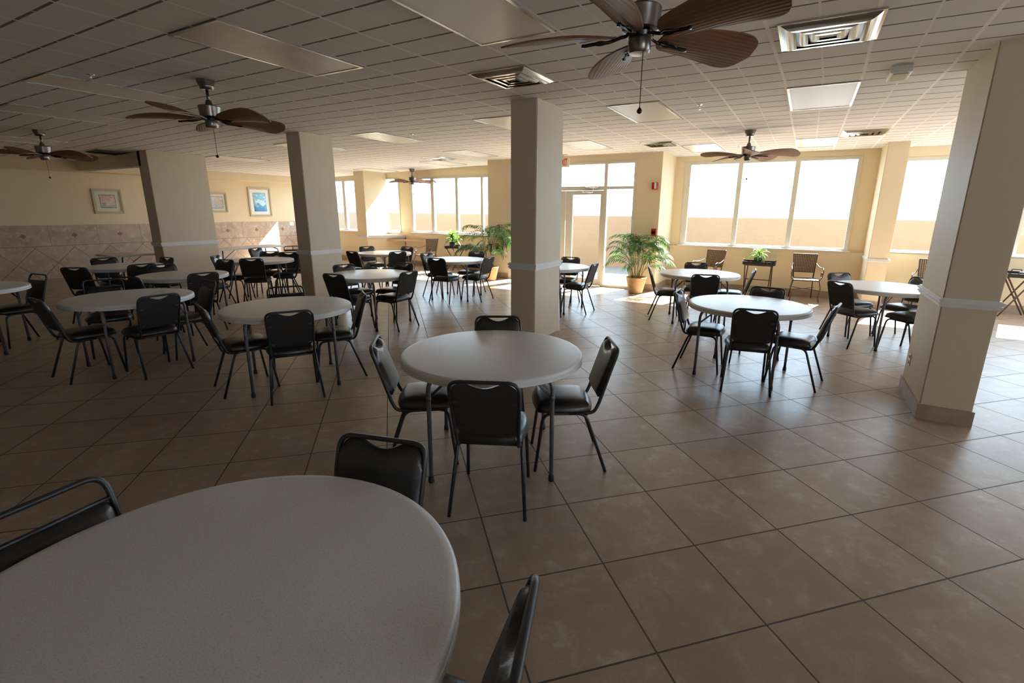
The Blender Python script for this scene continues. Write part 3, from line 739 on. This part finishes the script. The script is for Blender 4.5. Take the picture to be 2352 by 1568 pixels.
for u, v, lab in VENTS:
    x, y = OX+u*CELL, OY+v*CELL
    if V0 is None: V0 = o = make_vent(lab)
    else: o = dup(V0, (0, 0, 0), 0, lab)
    o.location = (x, y, ceil_z(x)-.002); o['group'] = 'square ceiling air vents'
    if x < -8: o.rotation_euler = (0, -math.atan(.2/7.2), 0)
SP = [(-8.04, -3.29, 'sprinkler head above the dim left light panel'), (7.37, 9.35, 'sprinkler head right of the nearest fan pull chain'), (7.3, 22.02, 'sprinkler head by the fan near the right window'), (-7.52, 10.14, 'sprinkler head right of the bright mid-ceiling panel'),
      (-24.0, 12.25, 'sprinkler head above the left pillar panel'), (-23.9, 24.0, 'sprinkler head above the left window pillar')]
s0 = None
for u, v, lab in SP:
    x, y = OX+u*CELL, OY+v*CELL
    if s0 is None:
        s0 = o = thing('sprinkler', lab, 'sprinkler')
        obj('escutcheon', lt([(.01, 0), (.034, 0), (.030, -.006), (.012, -.010)], 20), M['chrome'], o, True)
        bm = bmesh.new(); lathe(bm, [(.008, -.008), (.008, -.03), (.005, -.034)], 10); lathe(bm, [(.018, -.05), (.018, -.053)], 12)
        for sx in (-1, 1): tube(bm, fillet([(sx*.006, 0, -.03), (sx*.013, 0, -.04), (sx*.004, 0, -.05)], .004, 2), .002, 5)
        obj('deflector', bm, M['chrome'], o, True)
    else: o = dup(s0, (0, 0, 0), 0, lab)
    o.location = (x, y, ceil_z(x)); o['group'] = 'ceiling sprinkler heads'
# emergency light on the ceiling
t = thing('ceiling_speaker_box', 'small beige box mounted on the ceiling near the right pillar', 'ceiling box', (.51, 5.36, 2.798))
bm = bx(-.075, .075, -.16, .16, -.055, 0); bevel_all(bm, .008); obj('housing', bm, M['white'], t)
bm = bx(-.05, .05, -.12, .12, -.062, -.0545); obj('lens', bm, M['pillar'], t)
bm = lt([(.06, 0), (.075, 0), (.07, -.008), (.055, -.006), (.05, .001)], 24)
o = obj('recessed_downlight', bm, M['trim'], None, True); o.location = (-13.9, 8.4, 2.419) if False else (-14.85, 8.9, 2.4195)
tag(o, 'round recessed downlight under the left soffit', 'downlight')

# ------------------------------------------------------------------ pictures on the left wall
def picture(label, y0, y1, z0, z1, mount, art, border):
    t = thing('framed_picture', label, 'picture', (XL, (y0+y1)/2, (z0+z1)/2)); a, b = (y1-y0)/2, (z1-z0)/2
    for d, e, xx in ((0, .028, .03), (.028, .055, .02)):
        pass
    bm = bmesh.new()
    for (p, q, r, s), xx in (((-a, a, -b, -b+.03), .035), ((-a, a, b-.03, b), .035), ((-a, -a+.03, -b+.03, b-.03), .035), ((a-.03, a, -b+.03, b-.03), .035),
                             ((-a+.03, a-.03, -b+.03, -b+.055), .022), ((-a+.03, a-.03, b-.055, b-.03), .022), ((-a+.03, -a+.055, -b+.055, b-.055), .022), ((a-.055, a-.03, -b+.055, b-.055), .022)):
        box(bm, .001, xx, p, q, r, s)
    obj('picture_frame', bm, M['pframe'], t)
    obj('mount', bx(.001, .008, -a+.055, a-.055, -b+.055, b-.055), mount, t)
    obj('painting', bx(.008, .011, -a+border, a-border, -b+border, b-border), art, t)
    bm = bmesh.new(); e = .008
    for p, q, r, s in ((-a+border-e, a-border+e, -b+border-e, -b+border), (-a+border-e, a-border+e, b-border, b-border+e), (-a+border-e, -a+border, -b+border, b-border), (a-border, a-border+e, -b+border, b-border)): box(bm, .008, .0105, p, q, r, s)
    obj('painting_border', bm, M['iron'], t)
sea1 = [(.0, (.10, .14, .18)), (.35, (.30, .34, .34)), (.5, (.62, .55, .48)), (.62, (.50, .30, .22)), (.8, (.55, .60, .62))]
sea2 = [(.0, (.12, .16, .25)), (.4, (.45, .48, .48)), (.55, (.55, .42, .30)), (.7, (.60, .63, .62)), (.9, (.45, .55, .60))]
sea3 = [(.0, (.02, .12, .42)), (.35, (.04, .30, .58)), (.5, (.45, .66, .74)), (.56, (.75, .78, .78)), (.64, (.10, .42, .62)), (.9, (.50, .70, .76))]
picture('framed pale harbour picture at the far left of the tiled wall', 5.43, 6.03, 1.47, 2.065, M['mat'], mat_picture('art_boats', sea1, 7, .6, 1.), .15)
picture('small framed sea picture half hidden by the left pillar', 8.03, 8.64, 1.50, 2.075, M['mat'], mat_picture('art_shore', sea2, 7, .6, 3.), .13)
picture('tall framed bright blue sea picture right of the left pillar', 9.31, 10.04, 1.38, 2.255, M['matw'], mat_picture('art_blue_sea', sea3, 5, 1.2, 7.), .165)

# ------------------------------------------------------------------ small wall things
t = thing('exit_sign', 'EXIT sign with red letters hanging beside the middle pillar', 'exit sign', (-4.72, 9.9, 2.64))
bm = bx(-.155, .155, -.012, .012, -.095, .085); bevel_all(bm, .004); obj('sign_panel', bm, M['exitw'], t)
bm = bmesh.new(); box(bm, -.10, .10, -.03, .03, .145, .158); box(bm, -.02, .02, -.008, .008, .085, .146); obj('mount_bar', bm, M['white'], t)
def text(s, size, mat, parent, loc, rot=(PI/2, 0, 0), sx=1., name='lettering'):
    c = bpy.data.curves.new(name, 'FONT'); c.body = s; c.size = size; c.align_x = 'CENTER'; c.align_y = 'CENTER'; c.extrude = .0015; c.offset = size*.012
    c.materials.append(mat); f = bpy.data.objects.new('tmp', c); COL.objects.link(f); bpy.context.view_layer.update()
    me = bpy.data.meshes.new_from_object(f.evaluated_get(bpy.context.evaluated_depsgraph_get())); bpy.data.objects.remove(f); bpy.data.curves.remove(c)
    if not me.materials: me.materials.append(mat)
    o = bpy.data.objects.new(name, me); COL.objects.link(o); o.parent = parent; o.location = loc; o.rotation_euler = rot; o.scale = (sx, 1, 1); return o
text('EXIT', .205, M['exitr'], t, (.022, -.0145, -.004), sx=.42)
t = thing('fire_alarm_strobe', 'red fire alarm strobe high on the wall right of the doors', 'fire alarm', (-2.777, YD, 2.144))
bm = bx(-.062, .062, -.045, 0, -.068, .068); bevel_all(bm, .006); obj('housing', bm, M['red'], t)
bm = bx(-.006, .030, -.062, -.044, -.058, .064); bevel_all(bm, .004); obj('strobe_lens', bm, M['white'], t)
for i, chx in enumerate('FIRE'): text(chx, .03, M['white'], t, (.047, -.0465, .045-.03*i))
t = thing('fire_pull_station', 'small red fire pull station behind the right palm', 'fire alarm', (-2.737, YD, 1.227))
bm = bx(-.05, .05, -.04, 0, -.07, .07); bevel_all(bm, .005); obj('housing', bm, M['red'], t); obj('pull_handle', bx(-.035, .035, -.052, -.039, -.03, .02), M['iron'], t)
def plate(name, label, cat, loc, size, axis, slots):
    t = thing(name, label, cat, loc); a, b = size
    if axis == 'x+': f = lambda p0, p1, q0, q1, d0, d1: (d0, d1, p0, p1, q0, q1)
    else: f = lambda p0, p1, q0, q1, d0, d1: (-d1, -d0, p0, p1, q0, q1)
    bm = bx(*f(-a, a, -b, b, 0.0005, .006)); obj('cover_plate', bm, M['white'], t)
    for p0, p1, q0, q1 in slots: obj('rocker' if 'switch' in name else 'socket', bx(*f(p0, p1, q0, q1, .0055, .010)), M['trim'] if 'switch' in name else M['iron'], t)
plate('light_switch', 'white double light switch on the tiled wall near the second pillar', 'light switch', (XL+.013, 10.70, 1.14), (.075, .06), 'x+', [(-.05, -.015, -.035, .035), (.015, .05, -.035, .035)])
plate('wall_outlet', 'white outlet low on the large right pillar', 'outlet', (1.0-.001, 5.50, .33), (.036, .058), 'x-', [(-.014, .014, .012, .040), (-.014, .014, -.040, -.012)])
plate('wall_outlet', 'outlet low on the sunlit wall strip beside the right palm', 'outlet', (-2.66+.001, 10.56, .42), (.036, .058), 'x+', [(-.014, .014, .012, .040), (-.014, .014, -.040, -.012)])

# ------------------------------------------------------------------ potted palms
def frond(bm, base, az, lift, L, rnd, leaf=.20, ymax=None):
    n = 16; P = []; p = Vector(base); el = lift; dirx = Vector((math.cos(az), math.sin(az), 0))
    for i in range(n+1):
        P.append(p.copy()); p = p+(dirx*math.cos(el)+Vector((0, 0, 1))*math.sin(el))*(L/n); el -= (.105+.03*rnd.random())*(.55+i/n)
    if ymax is not None:
        for q in P:
            if q.y > ymax-.05: q.y = ymax-.05-(q.y-ymax+.05)*.3
    tube(bm, P, .0035, 4, taper=.3)
    side = dirx.cross(Vector((0, 0, 1)))
    for i in range(4, n+1):
        t = i/n; T = (P[i]-P[i-1]).normalized()
        for sg in (-1, 1):
            l = leaf*(.55+.6*math.sin(t*PI*.85))*(.85+.3*rnd.random()); d = (T*.75+side*sg*.75+Vector((0, 0, -.15-.25*rnd.random()))).normalized()
            a = P[i]; m_ = a+d*l*.45+Vector((0, 0, -.004)); e = a+d*l+Vector((0, 0, -l*.32)); wv = T.cross(d).cross(d).normalized()*(.0075+.002*rnd.random())
            if ymax is not None:
                for q in (m_, e):
                    if q.y > ymax-.01: q.y = ymax-.01
            v = [bm.verts.new(q) for q in (a, m_+wv, e, m_-wv)]
            bm.faces.new(v)
    if True:
        l = leaf*.7; T = (P[-1]-P[-2]).normalized(); a = P[-1]; v = [bm.verts.new(q) for q in (a, a+T*l*.5+side*.008, a+T*l, a+T*l*.5-side*.008)]; bm.faces.new(v)
def palm(label, x, y, h, seed, spread, ymax):
    rnd = random.Random(seed); t = thing('potted_palm', label, 'plant', (x, y, 0))
    pr = [(.02, .0), (.138, .0), (.142, .01)]
    for i in range(9):
        z = .02+i*.031; r = .142+i*.0065; pr += [(r+.004, z), (r+.009, z+.012), (r+.004, z+.026)]
    pr += [(.206, .30), (.212, .305), (.212, .33), (.195, .33), (.19, .29), (.02, .285)]
    pot = obj('pot', lt(pr, 40), M['pot'], t, True)
    obj('soil', lt([(.01, .296), (.10, .294), (.189, .288)], 24), M['soil'], t, True)
    bm = bmesh.new(); bl = bmesh.new(); N_ = 17
    for i in range(N_):
        a = 2*PI*i/N_+rnd.uniform(-.3, .3); r = rnd.uniform(.02, .12); H_ = h*rnd.uniform(.30, .62)
        b0 = Vector((r*math.cos(a), r*math.sin(a), .28)); b1 = Vector(((r+.10*spread)*math.cos(a), (r+.10*spread)*math.sin(a), H_))
        tube(bm, [b0, b0.lerp(b1, .5)+Vector((0, 0, .03)), b1], .009, 6, taper=.6)
        for k in range(3 if i % 2 else 2):
            z = rnd.uniform(.75, 1.); bp_ = b0.lerp(b1, z)
            frond(bl, bp_, a+rnd.uniform(-.9, .9), rnd.uniform(.75, 1.35), rnd.uniform(.50, .78)*spread*h/1.65, rnd, .17*h/1.65, ymax-y)
    for i in range(4):
        a = rnd.uniform(0, 2*PI); frond(bl, Vector((0, 0, h*.45)), a, 1.42, h*.50, rnd, .17, ymax-y)
    obj('cane', bm, M['cane'], t, True); obj('foliage', bl, M['palm'], t)
    return t
palm('tall potted palm in a tan ribbed pot right of the doors', -2.93, 9.80, 1.62, 5, .95, YD-.02)
palm('tall bright green potted palm left of the middle pillar', -6.50, 9.72, 1.78, 11, 1.0, YD-.02)

# ------------------------------------------------------------------ tray tables with plants
def tray_table(label, x, y, rz, H_, W_, D_):
    t = thing('tray_table', label, 'table', (x, y, 0), rz)
    bm = bmesh.new(); w, dd = W_/2, D_/2; e = .012
    box(bm, -w, w, -dd, dd, H_-.065, H_-.052); box(bm, -w, w, -dd, -dd+e, H_-.052, H_); box(bm, -w, w, dd-e, dd, H_-.052, H_)
    box(bm, -w, -w+e, -dd+e, dd-e, H_-.052, H_); box(bm, w-e, w, -dd+e, dd-e, H_-.052, H_)
    tr = obj('tray', bm, M['tray'], t)
    bm = bmesh.new(); rnd = random.Random(3)
    for i in range(9):
        cx_ = -w+.05+i*(W_-.1)/8; cz = H_-.033+rnd.uniform(-.008, .008)
        for k in range(5):
            a = 2*PI*k/5; q = [(cx_, cz), (cx_+.012*math.cos(a-.4), cz+.012*math.sin(a-.4)), (cx_+.019*math.cos(a), cz+.019*math.sin(a)), (cx_+.012*math.cos(a+.4), cz+.012*math.sin(a+.4))]
            bm.faces.new([bm.verts.new((u, -dd-.001, v)) for u, v in q])
    bmesh.ops.solidify(bm, geom=list(bm.faces), thickness=.0015)
    obj('painted_flower_border', bm, M['motif'], tr)
    for sx in (-1, 1): obj('handle', tb(fillet([(sx*(w-.006), -.06, H_-.002), (sx*(w-.006), -.06, H_+.03), (sx*(w-.006), .06, H_+.03), (sx*(w-.006), .06, H_-.002)], .02), .007), M['tray'], tr, True)
    lw = w-.05; ld = dd-.02
    for sx in (-1, 1):
        obj('leg', tb([(sx*lw, -ld, H_-.065), (sx*lw, ld+.02, 0)], .012, 6), M['brown'], t); obj('leg', tb([(sx*(lw-.03), ld, H_-.065), (sx*(lw-.03), -ld-.02, 0)], .012, 6), M['brown'], t)
    obj('stretcher', tb([(-lw, 0, H_*.45), (lw, 0, H_*.45)], .009, 6), M['brown'], t)
    bm = bmesh.new(); box(bm, -lw-.02, lw+.02, -ld-.012, -ld+.012, H_-.085, H_-.065); box(bm, -lw-.02, lw+.02, ld-.012, ld+.012, H_-.085, H_-.065); obj('rail', bm, M['brown'], t)
    return t
def broad_plant(label, x, y, z, seed, pot_r, n, L_, glass=False):
    rnd = random.Random(seed); t = thing('potted_plant', label, 'plant', (x, y, z))
    ph = .115 if not glass else .13
    pr = [(.01, 0), (pot_r*.8, 0), (pot_r*.86, .01), (pot_r, ph), (pot_r*1.04, ph), (pot_r*1.04, ph+.012), (pot_r*.9, ph+.012), (pot_r*.88, ph-.02), (.01, ph-.025)]
    bm = bmesh.new()
    if glass: lathe(bm, pr, 28); 
    else:
        lathe(bm, pr, 4)
        for v in bm.verts: q = v.co.copy(); c, s = math.cos(PI/4), math.sin(PI/4); v.co.x, v.co.y = (q.x*c-q.y*s)*1.35, (q.x*s+q.y*c)*1.05
    pt = obj('pot', bm, M['potg'], t)
    obj('soil', lt([(.005, ph-.004), (pot_r*.84, ph-.006)], 16), M['soil'], t)
    bl = bmesh.new()
    for i in range(n):
        a = i*2.39996+rnd.uniform(-.2, .2); el = 1.35-1.25*(i/n)+rnd.uniform(-.1, .1); L = L_*rnd.uniform(.75, 1.1); w = .026*L_/.24*rnd.uniform(.8, 1.15)
        z0 = ph+.02+.10*(1-i/n)*L_/.24; p = Vector((.01*math.cos(a), .01*math.sin(a), z0)); d = Vector((math.cos(a), math.sin(a), 0)); sd = Vector((-math.sin(a), math.cos(a), 0)); rows = []
        for k in range(8):
            q = k/7; ww = w*math.sin(PI*min(1, .12+.88*q)**.8)*(1 if q < 1 else 0)+.0015
            rows.append([bl.verts.new(p+sd*ww+Vector((0, 0, ww*.35))), bl.verts.new(p), bl.verts.new(p-sd*ww+Vector((0, 0, ww*.35)))])
            p = p+(d*math.cos(el)+Vector((0, 0, 1))*math.sin(el))*(L/7); el -= .20+.08*rnd.random()
        for A, B in zip(rows, rows[1:]):
            for j in (0, 1): bl.faces.new((A[j], A[j+1], B[j+1], B[j]))
    st = obj('stem', tb([(0, 0, ph-.01), (.004, 0, ph+.14*L_/.24)], .010, 8), M['cane'], t, True)
    obj('foliage', bl, M['drac'], t, True)
    return t
tray_table('black flower-painted tray table between the two woven chairs', -.735, 10.92, 0, .685, .60, .36)
broad_plant('small yellow-green plant in a square pot on the painted tray table', -.76, 10.88, .634, 4, .085, 20, .24)
tray_table('dark tray table with crossed legs by the left palm', -8.22, 10.62, PI/2+.25, .705, .52, .40)
broad_plant('glossy bushy green plant on the tray table by the left palm', -8.30, 10.60, .654, 9, .085, 30, .34, True)
tray_table('dark tray table at the right edge beyond the right pillar', 3.16, 10.90, PI/2-.1, .72, .52, .36)

# ------------------------------------------------------------------ woven armchairs
def armchair(label, x, y, rz):
    t = thing('woven_armchair', label, 'chair', (x, y, 0), rz)
    sw = .215; zs = .40; ztp = .86
    def bk(u, z): return (u*(.165+.035*(z-zs)/(ztp-zs)), -.20-.09*((z-zs)/(ztp-zs))+.02*(1-u*u)*-1, z)
    bm = bmesh.new()   # woven panel: real strands
    NX, NZ = 13, 15; z0, z1 = .52, .85
    for i in range(NX+1):
        u = -1+2*i/NX; tube(bm, [bk(u, z0+(z1-z0)*k/4) for k in range(5)], .0085, 4, ry=.0025, up=(1, 0, 0))
    for j in range(NZ+1):
        z = z0+(z1-z0)*j/NZ; tube(bm, [bk(-1+2*k/6, z) for k in range(7)], .0065, 4, ry=.0022, up=(0, 0, 1))
    obj('woven_back', bm, M['wicker'], t)
    bm = bmesh.new()
    tube(bm, fillet([bk(-1.03, zs), bk(-1.03, z1+.01), bk(1.03, z1+.01), bk(1.03, zs)], .015), .011, 8)
    tube(bm, [bk(-1.03, z0), bk(1.03, z0)], .010, 8)
    obj('back_frame', bm, M['wicker'], t, True)
    bm = bmesh.new(); box(bm, -sw, sw, -.19, .21, 0, .03); bevel_all(bm, .01, 2)
    for v in bm.verts: v.co.z += zs-.015+.012*(v.co.y*4)**2*0
    obj('seat', bm, M['wicker'], t, True, True)
    for s in (-1, 1):
        obj('leg', tb(smooth_path([(s*sw, .19, zs), (s*(sw+.03), .24, zs-.14), (s*(sw+.015), .235, .12), (s*(sw+.03), .25, 0)], 5), .0095, 8), M['brown'], t, True)
        obj('leg', tb([bk(s*1.03, zs+.02), (s*.20, -.30, 0)], .0095, 8), M['brown'], t, True)
        arm = [bk(s*1.05, .69), (s*(sw+.01), -.12, .645), (s*(sw+.035), .02, .625), (s*(sw+.045), .15, .635), (s*(sw+.045), .225, .595), (s*(sw+.04), .235, .52), (s*(sw+.035), .19, .455), (s*(sw+.035), .13, .47), (s*(sw+.035), .115, .525), (s*(sw+.035), .15, .555), (s*(sw+.035), .175, .53), (s*(sw+.035), .155, .515)]
        obj('arm', tb(smooth_path(arm, 5), .009, 8), M['brown'], t, True)
        bm = bmesh.new(); tube(bm, [(s*(sw+.035), .19, .455), (s*sw, .19, zs)], .008, 6); obj('arm_post', bm, M['brown'], t, True)
    for s in (-1, 1): obj('stretcher', tb(smooth_path([(s*(sw+.02), .235, .22), (s*.06, .0, .215), (s*.05, -.06, .215), (s*.21, -.25, .22)], 4), .006, 6), M['brown'], t, True)
    obj('crossbar', tb([(-.055, -.03, .215), (.055, -.03, .215)], .006, 6), M['brown'], t, True)
    return t
armchair('woven brown armchair right of the painted tray table', .10, 10.74, math.radians(188))
armchair('woven brown armchair left of the painted tray table, behind a white table', -1.68, 10.72, math.radians(160))
armchair('woven brown armchair by the corner desk, turned sideways', -9.20, 10.55, math.radians(80))
armchair('woven brown armchair mostly hidden behind the right pillar', 2.0, 10.72, math.radians(170))

# ------------------------------------------------------------------ outdoors
struct('ground_patio', bx(-60, 40, YW+.18, 14.3, -.14, -.02), M['patio'])
wo = struct('wall_outside', bx(-60, 40, 14.3, 14.5, -.14, 1.50), M['stucco'])
bm = bmesh.new(); NX, NY = 330, 90; V = []
def dune_z(x, y):
    a = 1/(1+math.exp((x+8.0)/1.2)); nz = noise.noise(Vector((x*.5, y*.6, 0))); n2 = noise.noise(Vector((x*1.7, y*2.1, 3))); n3 = noise.noise(Vector((x*4.1, y*4.6, 7)))
    t = min(1, max(0, (y-17.2-.5*nz-.35*n2)/1.0)); t = t*t*(3-2*t)
    left = .9+t*(.88+.12*nz+.05*n2)+.05*n3
    base = 1.30-.30/(1+math.exp(-(x+1.5)/.8)); r = math.exp(-((y-20)/3.5)**2)
    flat = .85+(base-.75)*r+.10*nz*r+.05*n2
    z = left*a+flat*(1-a)
    if y > 24: z -= (y-24)*.06
    return max(z, -1.2)
for j in range(NY+1):
    y = 14.5+(j/NY)**2.2*55; V.append([bm.verts.new((x, y, dune_z(x, y))) for x in [-45+66*i/NX for i in range(NX+1)]])
for j in range(NY):
    for i in range(NX): bm.faces.new((V[j][i], V[j][i+1], V[j+1][i+1], V[j+1][i]))
o = struct('beach_dunes', bm, M['sand'], None, True)
struct('sea', bx(-900, 900, 62, 2500, -1.35, -1.25), M['sea'])
bm = bmesh.new(); rnd = random.Random(2)
def tuft(x, y, n, h):
    z = dune_z(x, y)-.02
    for _ in range(n):
        a = rnd.uniform(0, 2*PI); l = h*rnd.uniform(.5, 1.1); px, py = x+rnd.gauss(0, .10), y+rnd.gauss(0, .10); lean = rnd.uniform(.05, .45)*l; w = .007
        b = Vector((px, py, z)); m_ = b+Vector((math.cos(a)*lean*.35, math.sin(a)*lean*.35, l*.6)); e = b+Vector((math.cos(a)*lean, math.sin(a)*lean, l))
        s = Vector((math.cos(YAW), math.sin(YAW), 0))*w
        bm.faces.new([bm.verts.new(q) for q in (b-s, b+s, m_+s*.7, m_-s*.7)]); bm.faces.new([bm.verts.new(q) for q in (m_-s*.7, m_+s*.7, e)])
for i in range(420):
    x = rnd.uniform(-34, -5.5); y = rnd.uniform(17.6, 20.5); tuft(x, y, 8, .26)
for i in range(70): tuft(rnd.uniform(-8, -3.2), rnd.uniform(17, 22), 5, .28)
for i in range(60): tuft(rnd.uniform(-3, 9), rnd.uniform(17, 22), 4, .34)
tag(obj('dune_grass', bm, M['grass']), 'sparse tufts of dry grass on the white dunes outside', 'grass', kind='stuff')
t = thing('sand_fence', 'short grey picket sand fence on the dune beyond the right window', 'fence', (-2.6, 20.0, 0))
bm = bmesh.new()
for i in range(9): box(bm, -.22+i*.05, -.20+i*.05, -.01, .01, .9, 1.58+i*.024)
obj('picket', bm, M['oldwood'], t)
bm = bmesh.new(); box(bm, -.23, .22, .01, .018, 1.45, 1.47); obj('wire_rail', bm, M['oldwood'], t)
t = thing('boardwalk_railing', 'weathered boardwalk railing on the dune beyond the far left window', 'railing', (-28, 24.0, 0))
for i in range(10): obj('railing_post', bx(-1.1+i*.24, -1.06+i*.24, -.03, .03, 1.2-.0*i, 2.36 if i < 4 else 2.36-.12*(i-3)), M['oldwood'], t)
bm = bmesh.new(); tube(bm, [(-1.15, 0, 2.36), (-.32, 0, 2.36), (1.2, 0, 1.62)], .03, 6); tube(bm, [(-1.15, 0, 2.05), (-.32, 0, 2.05), (1.2, 0, 1.36)], .02, 6); obj('top_rail', bm, M['oldwood'], t)
